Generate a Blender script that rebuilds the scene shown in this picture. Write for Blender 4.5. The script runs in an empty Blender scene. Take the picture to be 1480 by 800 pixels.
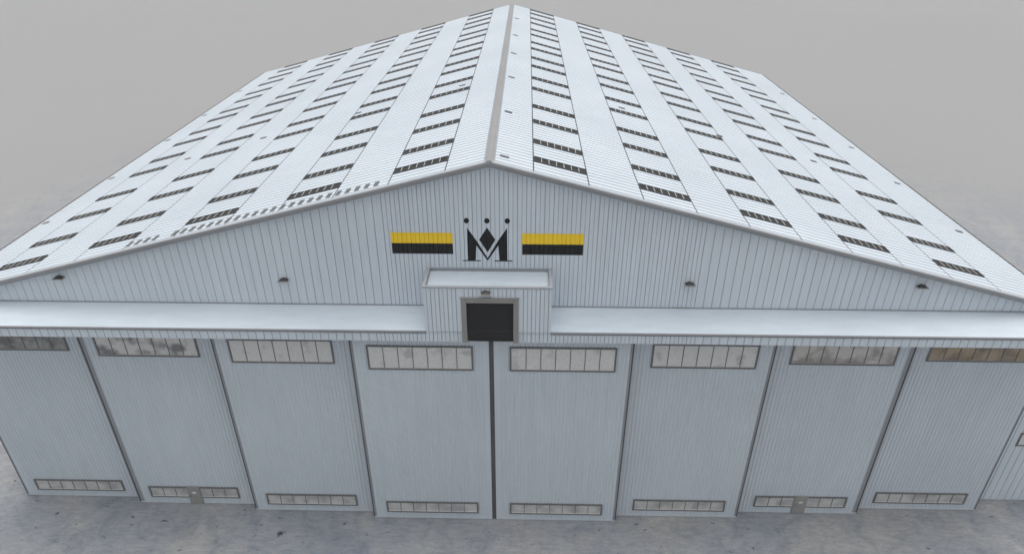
import bpy, bmesh, math, random
from mathutils import Vector, Matrix
random.seed(7)
C = bpy.context.scene.collection
R = math.radians

# ------------------------------------------------------------------ dimensions (metres)
H, S = 24.16, 0.261            # ridge height, roof slope
EAVE = 31.5                    # half width at the eaves
L = 54.8                       # length of the hall
OV = 0.30                      # verge overhang
FAS = -1.98                    # plane of the canopy fascia
ZF0, ZF1 = 14.50, 15.13        # fascia bottom / top

HAZE = .0007

# ------------------------------------------------------------------ materials
def mat(name, col, rough=0.6, metal=0.0, spec=0.5):
    m = bpy.data.materials.new(name); m.use_nodes = True
    b = m.node_tree.nodes['Principled BSDF']
    b.inputs['Base Color'].default_value = (*col, 1)
    b.inputs['Roughness'].default_value = rough
    b.inputs['Metallic'].default_value = metal
    b.inputs['Specular IOR Level'].default_value = spec
    return m, m.node_tree, b

def N(nt, t, **kw):
    n = nt.nodes.new(t)
    for k, v in kw.items():
        if k in n.inputs: n.inputs[k].default_value = v
        else: setattr(n, k, v)
    return n

def ramp(nt, src, stops):
    r = nt.nodes.new('ShaderNodeValToRGB')
    while len(r.color_ramp.elements) > 1: r.color_ramp.elements.remove(r.color_ramp.elements[-1])
    r.color_ramp.elements[0].position = stops[0][0]
    r.color_ramp.elements[0].color = (*stops[0][1], 1)
    for p, c in stops[1:]:
        e = r.color_ramp.elements.new(p); e.color = (*c, 1)
    nt.links.new(src, r.inputs[0])
    return r

def mix(nt, fac, a, b, mode='MIX'):
    m = nt.nodes.new('ShaderNodeMix'); m.data_type = 'RGBA'; m.blend_type = mode
    for i, v in ((0, fac), (6, a), (7, b)):
        if hasattr(v, 'links') or hasattr(v, 'is_linked'): nt.links.new(v, m.inputs[i])
        elif i == 0: m.inputs[0].default_value = v
        else: m.inputs[i].default_value = (*v, 1)
    return m.outputs[2]

def metal_sheet(name, col, streak=(6, 6, .25), amt=.12, fine=.06, rough=.5, bump=.0):
    """painted sheet metal: weathering runs along the long direction, fine speckle, faint dirt"""
    m, nt, b = mat(name, col, rough)
    geo = N(nt, 'ShaderNodeNewGeometry')
    mp = N(nt, 'ShaderNodeMapping'); mp.inputs['Scale'].default_value = streak
    nt.links.new(geo.outputs['Position'], mp.inputs['Vector'])
    n1 = N(nt, 'ShaderNodeTexNoise', Scale=1.0, Detail=6.0, Roughness=.62)
    nt.links.new(mp.outputs[0], n1.inputs['Vector'])
    n2 = N(nt, 'ShaderNodeTexNoise', Scale=22.0, Detail=3.0, Roughness=.7)
    nt.links.new(geo.outputs['Position'], n2.inputs['Vector'])
    n3 = N(nt, 'ShaderNodeTexNoise', Scale=.14, Detail=4.0, Roughness=.55)
    nt.links.new(geo.outputs['Position'], n3.inputs['Vector'])
    lo = tuple(c * (1 - amt) for c in col); hi = tuple(min(.95, c * (1 + amt)) for c in col)
    c1 = ramp(nt, n1.outputs[0], [(.3, lo), (.7, hi)]).outputs[0]
    f = ramp(nt, n2.outputs[0], [(.35, (1 - fine,) * 3), (.65, (1 + fine * .5,) * 3)]).outputs[0]
    c2 = mix(nt, 1.0, c1, f, 'MULTIPLY')
    g = ramp(nt, n3.outputs[0], [(.35, (.93, .935, .94)), (.65, (1, 1, 1))]).outputs[0]
    c3 = mix(nt, 1.0, c2, g, 'MULTIPLY')
    nt.links.new(c3, b.inputs['Base Color'])
    rr = N(nt, 'ShaderNodeMapRange'); rr.inputs[3].default_value = rough - .08; rr.inputs[4].default_value = rough + .14
    nt.links.new(n1.outputs[0], rr.inputs[0]); nt.links.new(rr.outputs[0], b.inputs['Roughness'])
    return m

M = {}
M['roof'] = metal_sheet('roof_sheet', (.55, .605, .655), (.5, 5, .5), .05, .07, .55)
M['wall'] = metal_sheet('wall_sheet', (.60, .66, .71), (5, 5, .25), .06, .06, .5)
M['door'] = metal_sheet('door_sheet', (.53, .583, .628), (3, 3, .18), .03, .05, .5)
M['canopy'] = metal_sheet('canopy_sheet', (.55, .615, .665), (.6, 3, 1), .05, .06, .55)
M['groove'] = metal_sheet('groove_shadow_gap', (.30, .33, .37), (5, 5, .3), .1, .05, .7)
M['trim'] = metal_sheet('taupe_trim', (.262, .260, .260), (2, 2, 2), .07, .08, .5)
M['ridge'] = metal_sheet('ridge_flashing', (.255, .251, .248), (2, 2, 2), .07, .08, .5)
M['coping'] = metal_sheet('coping', (.37, .39, .415), (3, 3, 3), .06, .06, .5)
M['lip'] = metal_sheet('canopy_lip', (.17, .175, .185), (2, 2, 2), .07, .08, .5)
M['edge'] = metal_sheet('edge_trim_shade', (.25, .27, .29), (3, 3, .5), .1, .06, .5)  # grey of flashings and trim, also of the shade painted along door edges
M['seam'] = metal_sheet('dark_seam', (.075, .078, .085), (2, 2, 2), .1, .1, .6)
M['frame'] = metal_sheet('window_frame', (.125, .125, .125), (3, 3, 3), .1, .08, .5)
M['bar'] = metal_sheet('glazing_bar', (.50, .50, .46), (3, 3, 3), .1, .08, .4)
M['rubber'] = metal_sheet('rubber_seal', (.085, .088, .088), (3, 3, 1), .15, .08, .75)
M['shutter'] = metal_sheet('black_shutter', (.017, .017, .018), (3, 3, 1), .1, .05, .6)
M['stone'] = metal_sheet('shutter_surround', (.25, .245, .235), (2, 2, 1), .07, .06, .6)
M['brown'] = metal_sheet('wicket_paint', (.26, .26, .245), (3, 3, 1), .08, .06, .55)
M['white'] = metal_sheet('white_plate', (.7, .7, .66), (3, 3, 3), .05, .05, .4)
M['black'] = metal_sheet('black_paint', (.008, .009, .011), (5, 5, .3), .12, .05, .55)
M['yellow'] = metal_sheet('yellow_paint', (.95, .62, .006), (5, 5, .3), .07, .05, .5)
M['lamp'] = metal_sheet('lamp_housing', (.02, .022, .022), (8, 8, 8), .1, .05, .4)
M['visor'] = metal_sheet('lamp_visor', (.36, .365, .35), (8, 8, 8), .1, .05, .4)
M['hatch'] = metal_sheet('grey_vent_paint', (.12, .13, .126), (4, 4, 4), .12, .1, .6)

for k_ in ('black', 'shutter', 'seam', 'hatch'):
    M[k_].node_tree.nodes['Principled BSDF'].inputs['Specular IOR Level'].default_value = .15

def glass(name, ca, cb, rough=.22, sc=1.1, lo=.35, hi=.62):
    m, nt, b = mat(name, ca, rough, 0, .6)
    geo = N(nt, 'ShaderNodeNewGeometry')
    n = N(nt, 'ShaderNodeTexNoise', Scale=sc, Detail=3.0, Roughness=.5)
    nt.links.new(geo.outputs['Position'], n.inputs['Vector'])
    r = ramp(nt, n.outputs[0], [(lo, cb), (hi, ca)])
    n2 = N(nt, 'ShaderNodeTexNoise', Scale=9.0, Detail=4.0)
    nt.links.new(geo.outputs['Position'], n2.inputs['Vector'])
    f = ramp(nt, n2.outputs[0], [(.35, (.93,) * 3), (.65, (1.04,) * 3)]).outputs[0]
    nt.links.new(mix(nt, 1.0, r.outputs[0], f, 'MULTIPLY'), b.inputs['Base Color'])
    return m
M['glass_pale'] = glass('pale_reflection_glass', (.585, .585, .575), (.42, .42, .41), lo=.28, hi=.42)  # this and the next four: mottled reflections painted into the pane colour
M['glass_grey'] = glass('grey_reflection_glass', (.56, .56, .545), (.16, .165, .17), lo=.36, hi=.58)
M['glass_dark'] = glass('dark_reflection_glass', (.30, .30, .29), (.12, .12, .12), lo=.36, hi=.6)
M['glass_warm'] = glass('warm_reflection_glass', (.52, .50, .47), (.28, .26, .24), lo=.34, hi=.55)
M['glass_brown'] = glass('brown_reflection_glass', (.34, .27, .18), (.17, .135, .095), lo=.36, hi=.6)
M['glass_low'] = glass('mottled_lower_glass', (.52, .52, .50), (.34, .345, .345), lo=.35, hi=.6)  # pale panes with slightly darker mottling
M['glass_roof'] = glass('skylight_glass', (.026, .026, .024), (.008, .008, .008), rough=.5, sc=3, lo=.35, hi=.6)
M['glass_roof'].node_tree.nodes['Principled BSDF'].inputs['Specular IOR Level'].default_value = .12

OILX, OILY = -13.72, -2.93
def ground_mat():
    m, nt, b = mat('concrete_apron', (.33, .33, .32), .85, 0, .3)
    geo = N(nt, 'ShaderNodeNewGeometry')
    P = geo.outputs['Position']
    def noise(scale, det, rough=.6, stretch=None, rot=0, dist=0):
        n = N(nt, 'ShaderNodeTexNoise', Scale=scale, Detail=det, Roughness=rough, Distortion=dist)
        if stretch:
            mp = N(nt, 'ShaderNodeMapping'); mp.inputs['Scale'].default_value = stretch
            mp.inputs['Rotation'].default_value = (0, 0, rot)
            nt.links.new(P, mp.inputs['Vector']); nt.links.new(mp.outputs[0], n.inputs['Vector'])
        else: nt.links.new(P, n.inputs['Vector'])
        return n.outputs[0]
    big = ramp(nt, noise(.13, 5, dist=.5), [(.32, (.74, .80, .90)), (.52, (.96, .97, .99)), (.72, (1.12, 1.09, 1.03))]).outputs[0]
    mid = ramp(nt, noise(.6, 7, .68, dist=.8), [(.3, (.70, .74, .80)), (.5, (1, 1, 1)), (.70, (1.16, 1.14, 1.10))]).outputs[0]
    drag = ramp(nt, noise(1.3, 7, .74, (1, 3.2, 1), R(32)), [(.32, (.78, .80, .83)), (.6, (1.08, 1.08, 1.06))]).outputs[0]
    fine = ramp(nt, noise(9, 6, .78), [(.3, (.82, .82, .84)), (.7, (1.12, 1.12, 1.10))]).outputs[0]
    spots = ramp(nt, noise(1.5, 4, .5, (1, 1.9, 1), R(-20)), [(.0, (.16, .17, .21)), (.285, (.32, .33, .37)), (.325, (1, 1, 1))]).outputs[0]
    chips = ramp(nt, noise(4.2, 3, .55, (1, 1.7, 1), R(25)), [(.0, (.30, .31, .35)), (.295, (.48, .49, .52)), (.33, (1, 1, 1))]).outputs[0]
    off = N(nt, 'ShaderNodeVectorMath', operation='SUBTRACT'); off.inputs[1].default_value = (OILX, OILY, 0)
    nt.links.new(P, off.inputs[0])
    ol = N(nt, 'ShaderNodeVectorMath', operation='LENGTH'); nt.links.new(off.outputs[0], ol.inputs[0])
    oa = N(nt, 'ShaderNodeMath', operation='MULTIPLY_ADD'); oa.inputs[1].default_value = .55
    nt.links.new(noise(3.5, 3), oa.inputs[0]); nt.links.new(ol.outputs['Value'], oa.inputs[2])
    oil = ramp(nt, oa.outputs[0], [(.36, (.10, .11, .14)), (.55, (1, 1, 1))]).outputs[0]
    c = mix(nt, 1.0, big, mid, 'MULTIPLY')
    for x in (drag, fine, spots, chips, oil): c = mix(nt, 1.0, c, x, 'MULTIPLY')
    apron = mix(nt, 1.0, c, (.280, .284, .292), 'MULTIPLY')
    plain = ramp(nt, noise(.02, 3), [(.3, (.272, .271, .268)), (.7, (.280, .279, .276))]).outputs[0]
    # worn apron round the hall gives way to smooth pale screed further out
    sub = N(nt, 'ShaderNodeVectorMath', operation='SUBTRACT'); sub.inputs[1].default_value = (0, 5, 0)
    nt.links.new(P, sub.inputs[0])
    ln = N(nt, 'ShaderNodeVectorMath', operation='LENGTH'); nt.links.new(sub.outputs[0], ln.inputs[0])
    wob = N(nt, 'ShaderNodeMath', operation='MULTIPLY_ADD'); wob.inputs[1].default_value = 26.0
    nt.links.new(noise(.06, 4), wob.inputs[0]); nt.links.new(ln.outputs['Value'], wob.inputs[2])
    mr = N(nt, 'ShaderNodeMapRange'); mr.interpolation_type = 'SMOOTHSTEP'
    mr.inputs[1].default_value = 60; mr.inputs[2].default_value = 112
    nt.links.new(wob.outputs[0], mr.inputs[0])
    nt.links.new(mix(nt, mr.outputs[0], apron, plain), b.inputs['Base Color'])
    bp = N(nt, 'ShaderNodeBump', Strength=.25, Distance=.02)
    nt.links.new(noise(14, 6, .7), bp.inputs['Height']); nt.links.new(bp.outputs[0], b.inputs['Normal'])
    return m
M['ground'] = ground_mat()

# ------------------------------------------------------------------ mesh helpers
def make(name, bm, mats, parent=None, loc=None, smooth=False):
    me = bpy.data.meshes.new(name)
    bmesh.ops.recalc_face_normals(bm, faces=bm.faces)
    bm.to_mesh(me); bm.free()
    for m in (mats if isinstance(mats, (list, tuple)) else [mats]): me.materials.append(m)
    if smooth:
        for p in me.polygons: p.use_smooth = True
    o = bpy.data.objects.new(name, me); C.objects.link(o)
    if parent: o.parent = parent
    if loc: o.location = loc
    return o

def box(bm, x0, x1, y0, y1, z0, z1, mi=0, bev=0.0):
    r = bmesh.ops.create_cube(bm, size=1.0)
    vs = r['verts']
    for v in vs:
        v.co = Vector(((x0 + x1) / 2 + v.co.x * (x1 - x0), (y0 + y1) / 2 + v.co.y * (y1 - y0), (z0 + z1) / 2 + v.co.z * (z1 - z0)))
    fs = {f for v in vs for f in v.link_faces}
    for f in fs: f.material_index = mi
    if bev > 0:
        es = list({e for v in vs for e in v.link_edges})
        rr = bmesh.ops.bevel(bm, geom=es, offset=bev, segments=2, affect='EDGES', profile=.5)
        for f in rr['faces']: f.material_index = mi

def sweep(bm, prof, a, b, xdir, zdir, mi=0):
    """closed profile [(u,v)] extruded from point a to point b"""
    a, b = Vector(a), Vector(b); xd, zd = Vector(xdir), Vector(zdir)
    A = [bm.verts.new(a + xd * u + zd * v) for u, v in prof]
    B = [bm.verts.new(b + xd * u + zd * v) for u, v in prof]
    n = len(prof)
    for i in range(n):
        f = bm.faces.new((A[i], A[(i + 1) % n], B[(i + 1) % n], B[i])); f.material_index = mi
    for loop in (A, B[::-1]):
        f = bm.faces.new(loop); f.material_index = mi

def grooves(u0, u1, pitch, width, depth, faint=None, fdepth=0, origin=0.0):
    """polyline [(u, d, groove?)] of a flat sheet with narrow grooves; faint = (lo, hi) interval with half-pitch shallow grooves"""
    pts = [(u0, 0.0)]
    k = math.ceil((u0 - origin) / (pitch / 2) + 1e-6)
    while True:
        u = origin + k * pitch / 2
        if u + width > u1: break
        if u - width > u0:
            if k % 2 == 0: w, d = width, depth
            elif faint and faint[0] < u < faint[1]: w, d = width * .7, fdepth
            else: k += 1; continue
            pts += [(u - w / 2, 0), (u - w * .28, d), (u + w * .28, d), (u + w / 2, 0)]
        k += 1
    pts.append((u1, 0.0))
    return pts

def prof_depth(pts, u):
    for (a, da), (b, db) in zip(pts, pts[1:]):
        if a <= u <= b: return da if b - a < 1e-9 else da + (db - da) * (u - a) / (b - a)
    return 0.0

def wall_sheet(bm, pts, y, zlo, ztop, groove_mi=1, extra=()):
    """sheet in the xz plane whose profile varies in y; ztop is a function of x"""
    us = sorted(set([p[0] for p in pts] + [e for e in extra if pts[0][0] < e < pts[-1][0]]))
    prev = None
    for u in us:
        d = prof_depth(pts, u)
        a = bm.verts.new((u, y + d, zlo)); b = bm.verts.new((u, y + d, ztop(u)))
        if prev:
            f = bm.faces.new((prev[0], a, b, prev[1]))
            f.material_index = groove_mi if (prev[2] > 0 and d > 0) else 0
        prev = (a, b, d)

def empty(name, loc=(0, 0, 0)):
    o = bpy.data.objects.new(name, None); C.objects.link(o); o.location = loc
    o.empty_display_size = 1
    return o

# ------------------------------------------------------------------ the setting
bm = bmesh.new()
n = 24; ext = 3400.0
def gx(i): t = i / n * 2 - 1; return math.copysign(abs(t) ** 2.2, t) * ext
gv = [[bm.verts.new((gx(i), gx(j), 0)) for j in range(n + 1)] for i in range(n + 1)]
for i in range(n):
    for j in range(n): bm.faces.new((gv[i][j], gv[i + 1][j], gv[i + 1][j + 1], gv[i][j + 1]))
g = make('ground', bm, M['ground']); g['kind'] = 'structure'

bm = bmesh.new(); box(bm, -3500, 3500, -3500, 3500, -1.0, 37.5)
hz = bpy.data.materials.new('haze_air'); hz.use_nodes = True
hnt = hz.node_tree; hnt.nodes.remove(hnt.nodes['Principled BSDF'])
pv = hnt.nodes.new('ShaderNodeVolumePrincipled')
pv.inputs['Color'].default_value = (.92, .92, .92, 1); pv.inputs['Density'].default_value = HAZE
hnt.links.new(pv.outputs[0], hnt.nodes['Material Output'].inputs['Volume'])
hb = make('haze', bm, hz); hb['kind'] = 'stuff'

# ------------------------------------------------------------------ the hangar
hangar = empty('hangar', (0, 0, 0))
hangar['label'] = 'huge pale grey metal hangar with low gabled roof and eight sliding door leaves'
hangar['category'] = 'hangar'

roofz = lambda x: H - S * abs(x)

# gable wall above the canopy
gpts = grooves(-31.3, 31.3, .47, .04, .035, (-5.6, 11.2), .022)
bm = bmesh.new()
wall_sheet(bm, gpts, 0, 14.3, lambda x: roofz(x) - .12, extra=(0,))
box(bm, -31.3, 31.3, .10, .25, 14.3, 15.7)
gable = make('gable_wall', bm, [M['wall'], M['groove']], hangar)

def wallmark(name, polys, material, parent, pts=gpts, y=0.0):
    """flat paint following the grooves of the sheet behind it"""
    bm = bmesh.new()
    for poly in polys:
        vs = [bm.verts.new((x, 0, z)) for x, z in poly]
        bm.faces.new(vs)
    bmesh.ops.triangulate(bm, faces=bm.faces)
    xs = [v.co.x for v in bm.verts]; lo, hi = min(xs), max(xs)
    for u, d in pts:
        if lo < u < hi:
            bmesh.ops.bisect_plane(bm, geom=bm.verts[:] + bm.edges[:] + bm.faces[:], plane_co=(u, 0, 0), plane_no=(1, 0, 0))
    for v in bm.verts: v.co.y = y + prof_depth(pts, v.co.x) - .004
    return make(name, bm, material, parent)

cx = -.19
def disc(x, z, r, n=20): return [(x + r * math.cos(2 * math.pi * i / n), z + 1.12 * r * math.sin(2 * math.pi * i / n)) for i in range(n)]
mir = lambda poly: [(2 * cx - x, z) for x, z in poly][::-1]
stem = [(-1.245, 20.39), (-1.255, 18.45), (-.83, 18.45), (-.82, 19.42)]
diag = [(-1.245, 20.39), (-.82, 19.42), (cx, 18.43), (cx, 18.60)]
serif = [(-1.53, 18.40), (-.56, 18.40), (-.56, 18.465), (-1.53, 18.465)]
stem = [(-1.245, 20.39), (-1.255, 18.465), (-.83, 18.465), (-.82, 19.42), (-.795, 19.38), (-.80, 19.67)]
stem = [(-1.245, 20.39), (-1.255, 18.465), (-.83, 18.465), (-.82, 19.42), (-.757, 19.55), (-.757, 19.63)]
# thin diagonal from the stem head down to the foot of the vee
diag = [(-.757, 19.63), (-.82, 19.42), (cx, 18.43), (cx, 18.60)]
stem = [(-1.245, 20.39), (-1.255, 18.465), (-.83, 18.465), (-.82, 19.42), (-.757, 19.63)]
diamond = [(cx, 20.41), (-.62, 19.69), (cx + .01, 18.95), (.24, 19.69)]
emblem = wallmark('emblem', [disc(-1.26, 20.79, .14), disc(cx, 20.79, .14), disc(.875, 20.79, .14),
                             diamond, stem, mir(stem), diag, mir(diag), serif, mir(serif)], M['black'], gable)
emblem['label'] = 'black letter M with diamond and three crown dots'
for x0, x1 in ((-5.32, -2.02), (1.65, 4.92)):
    wallmark('yellow_stripe', [[(x0, 19.452), (x1, 19.452), (x1, 20.08), (x0, 20.08)]], M['yellow'], gable)
    wallmark('black_stripe', [[(x0 + .02, 18.82), (x1 - .01, 18.82), (x1 - .01, 19.448), (x0 + .02, 19.448)]], M['black'], gable)

# side and rear walls
for sx in (-1, 1):
    bm = bmesh.new()
    pts = grooves(.3, L - .3, .47, .05, .045)
    prev = None
    for u, d in pts:
        a = bm.verts.new((sx * (31.3 - d), u, 0)); b = bm.verts.new((sx * (31.3 - d), u, 15.9))
        if prev:
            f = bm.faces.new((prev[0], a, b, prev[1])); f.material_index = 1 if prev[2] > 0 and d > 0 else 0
        prev = (a, b, d)
    make('side_wall', bm, [M['wall'], M['groove']], hangar)
bm = bmesh.new()
wall_sheet(bm, [(u, -d) for u, d in grooves(-31.3, 31.3, .47, .05, .045)], L - .3, 0, lambda x: roofz(x) - .12, extra=(0,))
make('rear_wall', bm, [M['wall'], M['groove']], hangar)

# roof: sheets with grooves running down the slope, dark joints running along the hall
SEAM = {1: [2.2 + 2.82 * i for i in range(10)], -1: [2.24 + 2.94 * i for i in range(10)]}
ypts = grooves(-OV, L, .44, .10, .022)
bm = bmesh.new()
for sg in (1, -1):
    xs = [(0.0, 0)]
    for s in SEAM[sg]: xs += [(s - .03, 1), (s + .03, 0)]
    xs.append((EAVE, 0))
    cols = []
    for y, d in ypts:
        cols.append(([bm.verts.new((sg * x, y, roofz(x) - d)) for x, _ in xs], d))
    for (A, da), (B, db) in zip(cols, cols[1:]):
        for k in range(len(xs) - 1):
            f = bm.faces.new((A[k], A[k + 1], B[k + 1], B[k]))
            f.material_index = 2 if xs[k][1] == 1 else (1 if da > 0 or db > 0 else 0)
    # soffit of the roof slab
    q = [bm.verts.new((sg * x, y, roofz(x) - .14)) for x, y in ((0, -OV + .02), (EAVE - .02, -OV + .02), (EAVE - .02, L - .02), (0, L - .02))]
    bm.faces.new(q)
    # rear edge of the slab
    q = [bm.verts.new(c) for c in ((0, L, H), (sg * EAVE, L, roofz(EAVE)), (sg * EAVE, L, roofz(EAVE) - .14), (0, L, H - .14))]
    bm.faces.new(q)
roof = make('roof', bm, [M['roof'], M['hatch'], M['seam']], hangar)
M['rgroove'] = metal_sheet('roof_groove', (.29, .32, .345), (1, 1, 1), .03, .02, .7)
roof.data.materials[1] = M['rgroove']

# ridge flashing
bm = bmesh.new()
W = .18
for sg in (1, -1):
    sweep(bm, [(0, .055), (W * .5, .050), (W, .022), (W, -.015), (0, -.015)],
          (0, -OV - .06, H), (0, L + .03, H), (sg, 0, -S * sg * sg), (0, 0, 1))
for sg in (1, -1):
    sweep(bm, [(W - .01, .012), (W + .10, .006), (W + .10, -.012), (W - .01, -.012)],
          (0, -OV - .02, H), (0, L + .02, H), (sg, 0, -S), (0, 0, 1), 1)
make('ridge_cap', bm, [M['ridge'], M['edge']], roof)

# rounded verge trims on both gables
def verge(sg, y, ys):
    bm = bmesh.new()
    pr = [(-ys * .10, .022), (ys * .01, .020), (ys * .05, .004), (ys * .075, -.03), (ys * .085, -.09),
          (ys * .08, -.18), (ys * .05, -.23), (ys * .05, -.30), (ys * .02, -.31), (-ys * .03, -.31), (-ys * .03, .004), (-ys * .10, .004)]
    s0 = (0, y, H + .005); s1 = (sg * (EAVE + .05), y, roofz(EAVE + .05) + .005)
    sweep(bm, pr, s0, s1, (0, 1, 0), (0, 0, 1))
    bm.faces.ensure_lookup_table()
    for i, f in enumerate(bm.faces):
        if i < 3: f.material_index = 1
        elif 5 <= i <= 8: f.material_index = 2
    return make('verge_trim', bm, [M['trim'], M['coping'], M['edge']], roof)
for sg in (1, -1):
    verge(sg, -OV, -1); 
    bm = bmesh.new()                                # slim closing strip at the rear
    sweep(bm, [(0, .02), (.05, .02), (.05, -.22), (0, -.22)], (0, L + .003, H), (sg * EAVE, L + .003, roofz(EAVE)), (0, 1, 0), (0, 0, 1))
    make('verge_trim', bm, M['trim'], roof)
    bm = bmesh.new()                                # eaves gutter
    e = EAVE
    sweep(bm, [(0, .0), (.02, -.10), (.09, -.14), (.15, -.10), (.17, .0), (.15, .0), (.13, -.08), (.09, -.115), (.04, -.08), (.025, .0)],
          (sg * (e + .003), -OV + .02, roofz(e) - .01), (sg * (e + .003), L, roofz(e) - .01), (sg, 0, 0), (0, 0, 1))
    make('gutter', bm, M['ridge'], roof)

# skylights: framed strips of seven dark panes between two joints
ROWS = [1.66, 4.60, 8.45, 11.85, 16.45, 19.6, 23.75, 26.9, 30.85, 33.75, 37.7, 40.75, 44.8, 48.05, 51.5, 54.2]
CS = math.sqrt(1 + S * S)
def skylight_bm(bm, w, T=Matrix.Identity(4)):
    b2 = bmesh.new()
    h = .33
    box(b2, -w / 2, w / 2, -h, h, .002, .030, 0)                                  # dark glass
    for yy in (-h, h): box(b2, -w / 2, w / 2, yy - .02, yy + .02, .002, .052, 1)
    for k in range(8):
        x = -w / 2 + w * k / 7
        box(b2, x - .016, x + .016, -h + .023, h - .023, .004, .048, 2 if 0 < k < 7 else 1)
    b2.transform(T)
    me = bpy.data.meshes.new('tmp'); b2.to_mesh(me); b2.free(); bm.from_mesh(me); bpy.data.meshes.remove(me)
proto = {}
rest = bmesh.new()
for sg in (1, -1):
    w = (SEAM[sg][1] - SEAM[sg][0] - .06) * CS
    for r, y in enumerate(ROWS):
        for c in range(5):
            xc = (SEAM[sg][2 * c] + SEAM[sg][2 * c + 1]) / 2
            T = Matrix.Translation((sg * xc, y, roofz(xc))) @ Matrix.Rotation(sg * math.atan(S), 4, 'Y')
            if r < 10:
                if sg not in proto:
                    bm = bmesh.new(); skylight_bm(bm, w)
                    o = make('skylight', bm, [M['glass_roof'], M['seam'], M['bar']], roof); proto[sg] = o
                else:
                    o = proto[sg].copy(); C.objects.link(o); o.parent = roof
                o.matrix_local = T
                o['group'] = 'skylights in rows on the roof'
            else:
                skylight_bm(rest, w, T)
o = make('skylight_rows', rest, [M['glass_roof'], M['seam'], M['bar']], roof); o['kind'] = 'stuff'

# small roof vents
vents = [(.72, y) for y in (.9, 9, 18, 26.6, 35, 44.9)] + [(8.9, 17.7), (16.3, 17.3), (23.7, 17.3)] + \
        [(30.6, y) for y in (8.9, 17.5, 25.9, 34.7, 44.4)] + [(-2.9, 17.9), (-10.8, 17.8), (-18.3, 17.7), (-24.4, 17.4)] + \
        [(-30.95, y) for y in (9.2, 17.5, 27.0, 35.0, 44.6)]
vp = None
for x, y in vents:
    if vp is None:
        bm = bmesh.new()
        box(bm, -.24, .24, -.11, .11, -.02, .04, 0, .010)
        for k in range(2): box(bm, -.20, .20, -.130, -.10, .006 + k * .014, .014 + k * .014, 1)
        vp = make('roof_vent', bm, [M['frame'], M['seam']], roof); o = vp
    else:
        o = vp.copy(); C.objects.link(o); o.parent = roof
    o.matrix_local = Matrix.Translation((x, y, roofz(x))) @ Matrix.Rotation(math.copysign(math.atan(S), x), 4, 'Y')
    o['group'] = 'small vents on the roof'

# runs of grey hatching beside the left verge
def hatch(x0, x1, pitch, w):
    bm = bmesh.new()
    x = x0
    while x > x1:
        for (a, b) in [(x - w, x)]:
            z = lambda q: roofz(q)
            ya, yb = .12, .70
            q = [(a, ya), (b, ya), (b, yb), (a, yb)]
            lo = [bm.verts.new((px, py, roofz(px) + .002)) for px, py in q]
            hi = [bm.verts.new((px, py, roofz(px) + .020)) for px, py in q]
            bm.faces.new(hi); bm.faces.new(lo)
            for i in range(4): bm.faces.new((lo[i], lo[(i + 1) % 4], hi[(i + 1) % 4], hi[i]))
        x -= pitch
    make('hatched_strip', bm, M['hatch'], roof)
hatch(-5.75, -17.1, .51, .24)
hatch(-18.1, -20.0, .51, .24)

# canopy over the door tracks with its lip and the fascia below
CXL, CXR = -32.6, 32.6
for x0, x1 in ((CXL, -3.47), (3.24, CXR)):
    bm = bmesh.new()
    sweep(bm, [(0.0, 15.55), (FAS, 15.13), (FAS, 15.05), (0, 15.30)], (x0, -.004, 0), (x1, -.004, 0), (0, 1, 0), (0, 0, 1))
    make('canopy_roof', bm, M['canopy'], hangar)
    bm = bmesh.new()
    pr = [(.05, .012), (.0, .010), (-.045, -.01), (-.06, -.04), (-.05, -.075), (-.05, -.105), (.0, -.12), (.003, -.01), (.05, -.005)]
    sweep(bm, pr, (x0, FAS, 15.145), (x1, FAS, 15.145), (0, 1, 0), (0, 0, 1))
    make('canopy_trim', bm, M['lip'], hangar)
    bm = bmesh.new()
    box(bm, x0 + .002, x1 - .002, -.045, -.006, 15.552, 15.60, 0, .004)
    make('wall_flashing', bm, M['edge'], hangar)
fpts = grooves(CXL, CXR, .44, .045, .04, (-6, 11.2), .02)
bm = bmesh.new()
for x0, x1 in ((CXL, -1.505), (1.505, CXR)):
    wall_sheet(bm, grooves(x0, x1, .44, .045, .04, (-6, 11.2), .02), FAS, ZF0, lambda x: ZF1 - .02)
    box(bm, x0, x1, FAS + .06, FAS + .12, ZF0 + .002, ZF1 - .03)
    b = [bm.verts.new(c) for c in ((x0, FAS, ZF0), (x1, FAS, ZF0), (x1, FAS + .12, ZF0), (x0, FAS + .12, ZF0))]
    bm.faces.new(b)
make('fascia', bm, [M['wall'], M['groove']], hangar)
bm = bmesh.new()
box(bm, CXL + .02, CXR - .02, FAS + .13, .08, 15.0, 15.03)
make('soffit', bm, M['wall'], hangar)

# projecting housing of the tail shutter
BX0, BX1, BY, BZ0, BZ1 = -3.47, 3.24, -2.05, 15.18, 18.0
bm = bmesh.new()
for x0, x1, z0 in ((BX0, -1.5, BZ0), (1.5, BX1, BZ0), (-1.5, 1.5, 17.33)):
    wall_sheet(bm, grooves(x0, x1, .44, .045, .035, (-6, 6), .022), BY, z0, lambda x: BZ1 - .10)
for x in (BX0, BX1):
    q = [bm.verts.new(c) for c in ((x, BY, BZ0), (x, .05, BZ0), (x, .05, BZ1 - .1), (x, BY, BZ1 - .1))]
    bm.faces.new(q)
q = [bm.verts.new(c) for c in ((BX0, BY, BZ0), (-1.5, BY, BZ0), (-1.5, BY + .2, BZ0), (BX0, BY + .2, BZ0))]; bm.faces.new(q)
q = [bm.verts.new(c) for c in ((BX1, BY, BZ0), (1.5, BY, BZ0), (1.5, BY + .2, BZ0), (BX1, BY + .2, BZ0))]; bm.faces.new(q)
housing = make('shutter_housing', bm, [M['wall'], M['groove']], hangar)
bm = bmesh.new()
box(bm, BX0 + .1, BX1 - .1, BY + .1, -.005, BZ1 - .26, BZ1 - .16)
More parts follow.
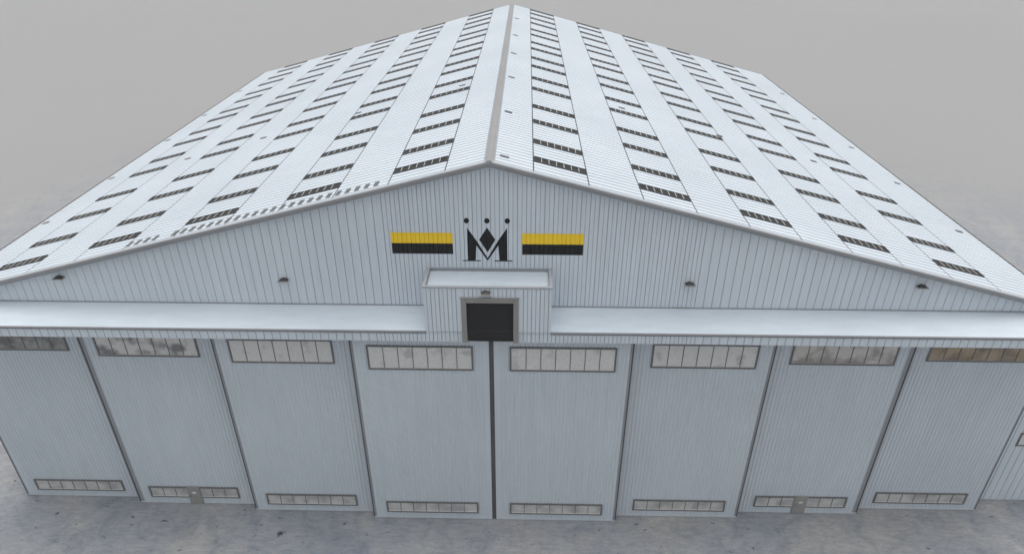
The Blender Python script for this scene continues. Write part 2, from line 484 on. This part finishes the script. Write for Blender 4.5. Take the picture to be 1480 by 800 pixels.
make('housing_roof', bm, M['canopy'], housing)
bm = bmesh.new()
t = .13
box(bm, BX0 - .02, BX1 + .02, BY - .02, BY + t, BZ1 - .12, BZ1, 0, .015)
box(bm, BX0 - .02, BX0 + t, BY + t + .002, -.005, BZ1 - .20, BZ1 - .002, 0, .015)
box(bm, BX1 - t, BX1 + .02, BY + t + .002, -.005, BZ1 - .20, BZ1 - .002, 0, .015)
box(bm, BX0 + t + .002, BX1 - t - .002, -.07, -.005, BZ1 - .20, BZ1 - .002, 0)
make('parapet', bm, M['coping'], housing)
bm = bmesh.new()
zi = BZ1 - .158
box(bm, BX0 + t + .002, BX1 - t - .002, BY + t + .001, BY + t + .05, zi, BZ1 - .03)
box(bm, BX0 + t + .002, BX0 + t + .04, BY + t + .051, -.075, zi, BZ1 - .03)
box(bm, BX1 - t - .04, BX1 - t - .002, BY + t + .051, -.075, zi, BZ1 - .03)
box(bm, BX0 + t + .041, BX1 - t - .041, -.12, -.074, zi, BZ1 - .03)
make('parapet_flashing', bm, M['edge'], housing)
bm = bmesh.new()
fw = .27
box(bm, -1.51, -1.51 + fw, BY - .08, BY + .22, ZF0 + .03, 17.34, 0, .015)
box(bm, 1.51 - fw, 1.51, BY - .08, BY + .22, ZF0 + .03, 17.34, 0, .015)
box(bm, -1.51 + fw + .001, 1.51 - fw - .001, BY - .078, BY + .22, 17.05, 17.34, 0, .015)
box(bm, -1.56, 1.56, BY - .10, BY - .003, 17.342, 17.375, 1, .008)
make('shutter_frame', bm, [M['stone'], M['trim']], housing)
bm = bmesh.new()
y = BY + .09
box(bm, -1.235, 1.235, y, y + .05, ZF0 + .03, 15.175)
box(bm, -1.235, 1.235, y - .002, y + .05, 15.20, 17.045)
box(bm, -1.235, 1.235, y + .01, y + .045, 15.177, 15.198, 1)
make('shutter_curtain', bm, [M['shutter'], M['frame']], housing)

# ---- wall lamps
def lamp(x, y, z):
    e = empty('wall_lamp', (x, y, z)); e.parent = hangar
    bm = bmesh.new()
    # tapered hood, wider at the front lip
    r = [(-.13, -.04, .02), (.15, -.04, .02), (.15, -.18, .01), (-.13, -.18, .01),
         (-.24, -.02, -.05), (.26, -.02, -.05), (.26, -.30, -.07), (-.24, -.30, -.07)]
    v = [bm.verts.new(c) for c in r]
    for f in ((0, 1, 2, 3), (7, 6, 5, 4), (0, 4, 5, 1), (1, 5, 6, 2), (2, 6, 7, 3), (3, 7, 4, 0)): bm.faces.new([v[i] for i in f])
    bmesh.ops.bevel(bm, geom=bm.edges[:], offset=.012, segments=2, affect='EDGES')
    make('lamp_hood', bm, M['lamp'], e)
    bm = bmesh.new()
    box(bm, -.31, .31, -.37, -.02, -.11, -.075, 0, .008)
    box(bm, -.31, .31, -.375, -.355, -.074, -.05, 0)
    make('lamp_rim', bm, M['visor'], e)
    bm = bmesh.new()
    box(bm, -.07, .07, -.02, .0, -.12, .03, 0, .005)
    box(bm, -.03, .03, -.06, -.02, .0, .025, 0, .004)
    make('bracket', bm, M['lamp'], e)
for x in (-23.96, -11.44, 10.79, 23.29): lamp(x, -.002, 17.24)
lamp(-.2, BY - .002, 17.76)

# ---- sliding door leaves
def window_bm(w, z0, z1, gap=None, panes=7):
    """frame, bars and panes of one strip window; x from 0 to w, y=0 is the leaf surface"""
    bm = bmesh.new(); f = .10
    box(bm, 0, w, -.055, .02, z0, z0 + f, 0); box(bm, 0, w, -.055, .02, z1 - f, z1, 0)
    box(bm, 0, f, -.053, .02, z0 + f, z1 - f, 0); box(bm, w - f, w, -.053, .02, z0 + f, z1 - f, 0)
    box(bm, f, w - f, -.022, .01, z0 + f, z1 - f, 1)
    box(bm, f, w - f, -.045, -.024, z0 + f + .001, z0 + f + .022, 2)
    for k in range(1, panes):
        x = f + (w - 2 * f) * k / panes
        box(bm, x - .020, x + .020, -.045, -.0225, z0 + f + .023, z1 - f - .001, 0)
    return bm

UP = ['glass_dark', 'glass_grey', 'glass_pale', 'glass_pale', 'glass_pale', 'glass_pale', 'glass_warm', 'glass_brown']  # painted reflection tone for the upper panes of each leaf
DL = [('leaf beneath the tail shutter, left of the middle joint')]
for i in range(8):
    k = min(abs(i - 3), abs(i - 4))
    y = -1.478 + .464 * k
    xc = -28 + 8 * i
    lo, hi = (3.89, 4.12) if i < 4 else (4.12, 3.89)
    if i == 3: hi = 3.87
    if i == 4: lo = 3.87
    if i == 0: hi = 4.12
    x0, x1 = xc - lo, xc + hi
    ztop = 14.75
    # corrugated leaf: shallow trapezoidal ribs between flat borders
    bm = bmesh.new()
    prof = [(x0, 0.0), (x0 + .30, 0.0)]
    u = x0 + .30; p = .22; n = int((x1 - x0 - .60) / p); p = (x1 - x0 - .60) / n
    for j in range(n):
        a = u + j * p
        prof += [(a + p * .18, 0), (a + p * .34, .030), (a + p * .68, .030), (a + p * .84, 0)]
    prof += [(x1 - .30, 0), (x1, 0)]
    prev = None
    for uu, d in prof:
        a = bm.verts.new((uu, y + d, .16)); b = bm.verts.new((uu, y + d, ztop))
        if prev: bm.faces.new((prev[0], a, b, prev[1]))
        prev = (a, b)
    box(bm, x0 + .002, x1 - .002, y + .04, y + .30, .06, ztop - .01)               # core
    box(bm, x0, x1, y - .004, y + .06, .03, .158)                                  # bottom rail
    door = make('sliding_door', bm, [M['door']], hangar)
    side = 'outermost' if k == 3 else ('third from the middle' if k == 2 else ('second from the middle' if k == 1 else 'innermost'))
    # dark edge strips
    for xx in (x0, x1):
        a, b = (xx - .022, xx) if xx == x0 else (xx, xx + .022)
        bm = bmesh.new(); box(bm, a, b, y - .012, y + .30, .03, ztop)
        make('edge_seal_shade', bm, M['seam'], door)
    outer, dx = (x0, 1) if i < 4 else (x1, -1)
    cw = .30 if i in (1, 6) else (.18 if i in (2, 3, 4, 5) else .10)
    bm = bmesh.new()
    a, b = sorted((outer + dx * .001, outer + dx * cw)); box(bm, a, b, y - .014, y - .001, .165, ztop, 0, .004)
    make('edge_trim_shade', bm, M['edge'], door)  # grey strip painting the soft shade at the leaf's outer edge
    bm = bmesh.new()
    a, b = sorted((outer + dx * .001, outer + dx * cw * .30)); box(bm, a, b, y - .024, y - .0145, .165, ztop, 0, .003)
    make('edge_seal_shade', bm, M['seam'], door)  # darkest step of the painted edge shade, not a seal
    if i in (3, 4):
        s = (x1 + .022, -.004) if i == 3 else (.004, x0 - .022)
        bm = bmesh.new(); box(bm, s[0], s[1], y + .03, y + .28, .03, ztop)
        make('meeting_seal', bm, M['rubber'], door)
    # floor shoe
    bm = bmesh.new(); box(bm, x0 + .03, x1 - .03, y + .01, y + .28, .004, .029)
    make('bottom_seal', bm, M['rubber'], door)
    wx0 = xc - 4 + 1.02; ww = 8 - 2.04
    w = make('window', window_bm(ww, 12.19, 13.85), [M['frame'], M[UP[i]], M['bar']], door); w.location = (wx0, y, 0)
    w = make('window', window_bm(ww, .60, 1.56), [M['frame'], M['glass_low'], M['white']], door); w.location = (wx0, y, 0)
    if i in (1, 6):
        px = xc - .43; py = y - .075
        bm = bmesh.new()
        box(bm, px, px + .86, py, y + .02, .03, 1.62, 0, .008)
        box(bm, px + .05, px + .81, py - .012, py - .001, .08, 1.55, 0, .005)
        box(bm, px + .32, px + .56, py - .020, py - .0125, 1.02, 1.16, 1)          # small white plate
        hx = px + .08
        box(bm, hx, hx + .16, py - .055, py - .035, .80, .83, 2); box(bm, hx + .02, hx + .05, py - .036, py - .012, .78, .86, 2)
        make('wicket_door', bm, [M['brown'], M['white'], M['rubber']], door)

# ---- lean-to at the right-hand end
AX0, AX1, AY0, AY1, AZ = 31.33, 39.6, .9, 34.0, 9.6
bm = bmesh.new()
wall_sheet(bm, grooves(AX0 + .6, AX1, .47, .05, .045, None, 0, .12), AY0, .0, lambda x: AZ - .08 * (x - AX0))
ap = [bm.verts.new(c) for c in ((AX0, AY0, 0), (AX0 + .6, AY0, 0), (AX0 + .6, AY0, AZ - .05), (AX0, AY0, AZ))]; bm.faces.new(ap)
prev = None
for u, d in grooves(AY0, AY1, .47, .05, .045):
    a = bm.verts.new((AX1 - d, u, 0)); b = bm.verts.new((AX1 - d, u, AZ - .08 * (AX1 - AX0)))
    if prev:
        f = bm.faces.new((prev[0], a, b, prev[1])); f.material_index = 1 if prev[2] > 0 and d > 0 else 0
    prev = (a, b, d)
q = [bm.verts.new(c) for c in ((AX0, AY1, 0), (AX1, AY1, 0), (AX1, AY1, AZ - .08 * (AX1 - AX0)), (AX0, AY1, AZ))]; bm.faces.new(q)
annex = make('side_annex', bm, [M['wall'], M['groove']], hangar)
bm = bmesh.new()
sweep(bm, [(-.15, .012), (AX1 - AX0 + .2, -.08 * (AX1 - AX0 + .2)), (AX1 - AX0 + .2, -.08 * (AX1 - AX0 + .2) - .1), (0, -.05)],
      (AX0 + .16, AY0 - .15, AZ + .07), (AX0 + .16, AY1 + .1, AZ + .07), (1, 0, 0), (0, 0, 1))
make('annex_roof', bm, M['roof'], annex)
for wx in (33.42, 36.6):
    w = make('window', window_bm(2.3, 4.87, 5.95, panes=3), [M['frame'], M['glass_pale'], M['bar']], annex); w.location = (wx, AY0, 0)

# ------------------------------------------------------------------ camera
cam = bpy.data.cameras.new('camera'); co = bpy.data.objects.new('camera', cam); C.objects.link(co)
co.location = (1.777, -31.773, 35.525)
co.rotation_euler = (R(90 - 29.642), 0, R(1.179))
cam.sensor_width = 36; cam.sensor_fit = 'HORIZONTAL'
cam.lens = 967.43 * 36 / 1480
cam.clip_start = .1; cam.clip_end = 9000
bpy.context.scene.camera = co

# ------------------------------------------------------------------ light: flat overcast
SUN_EL, SUN_AZ = 81, 10          # degrees; azimuth measured from +Y towards +X
w = bpy.data.worlds.new('World'); bpy.context.scene.world = w; w.use_nodes = True
nt = w.node_tree; bg = nt.nodes['Background']
sky = nt.nodes.new('ShaderNodeTexSky'); sky.sky_type = 'NISHITA'; sky.sun_disc = False
sky.sun_elevation = R(SUN_EL); sky.sun_rotation = R(SUN_AZ)
sky.air_density = 1.0; sky.dust_density = 4.0; sky.ozone_density = 1.0
hs = nt.nodes.new('ShaderNodeHueSaturation'); hs.inputs['Saturation'].default_value = .16
nt.links.new(sky.outputs[0], hs.inputs['Color']); nt.links.new(hs.outputs[0], bg.inputs[0])
bg.inputs[1].default_value = .15
sl = bpy.data.lights.new('sun', 'SUN'); so = bpy.data.objects.new('sun', sl); C.objects.link(so)
sl.energy = .7; sl.angle = R(85); sl.color = (1, .98, .95)
d = Vector((math.sin(R(SUN_AZ)) * math.cos(R(SUN_EL)), math.cos(R(SUN_AZ)) * math.cos(R(SUN_EL)), math.sin(R(SUN_EL))))
so.rotation_euler = d.to_track_quat('Z', 'Y').to_euler(); so.location = (0, 0, 80)

sc = bpy.context.scene
sc.view_settings.view_transform = 'Standard'; sc.view_settings.look = 'None'
sc.view_settings.gamma = 1; sc.view_settings.exposure = 0.42
sc.render.engine = 'CYCLES'
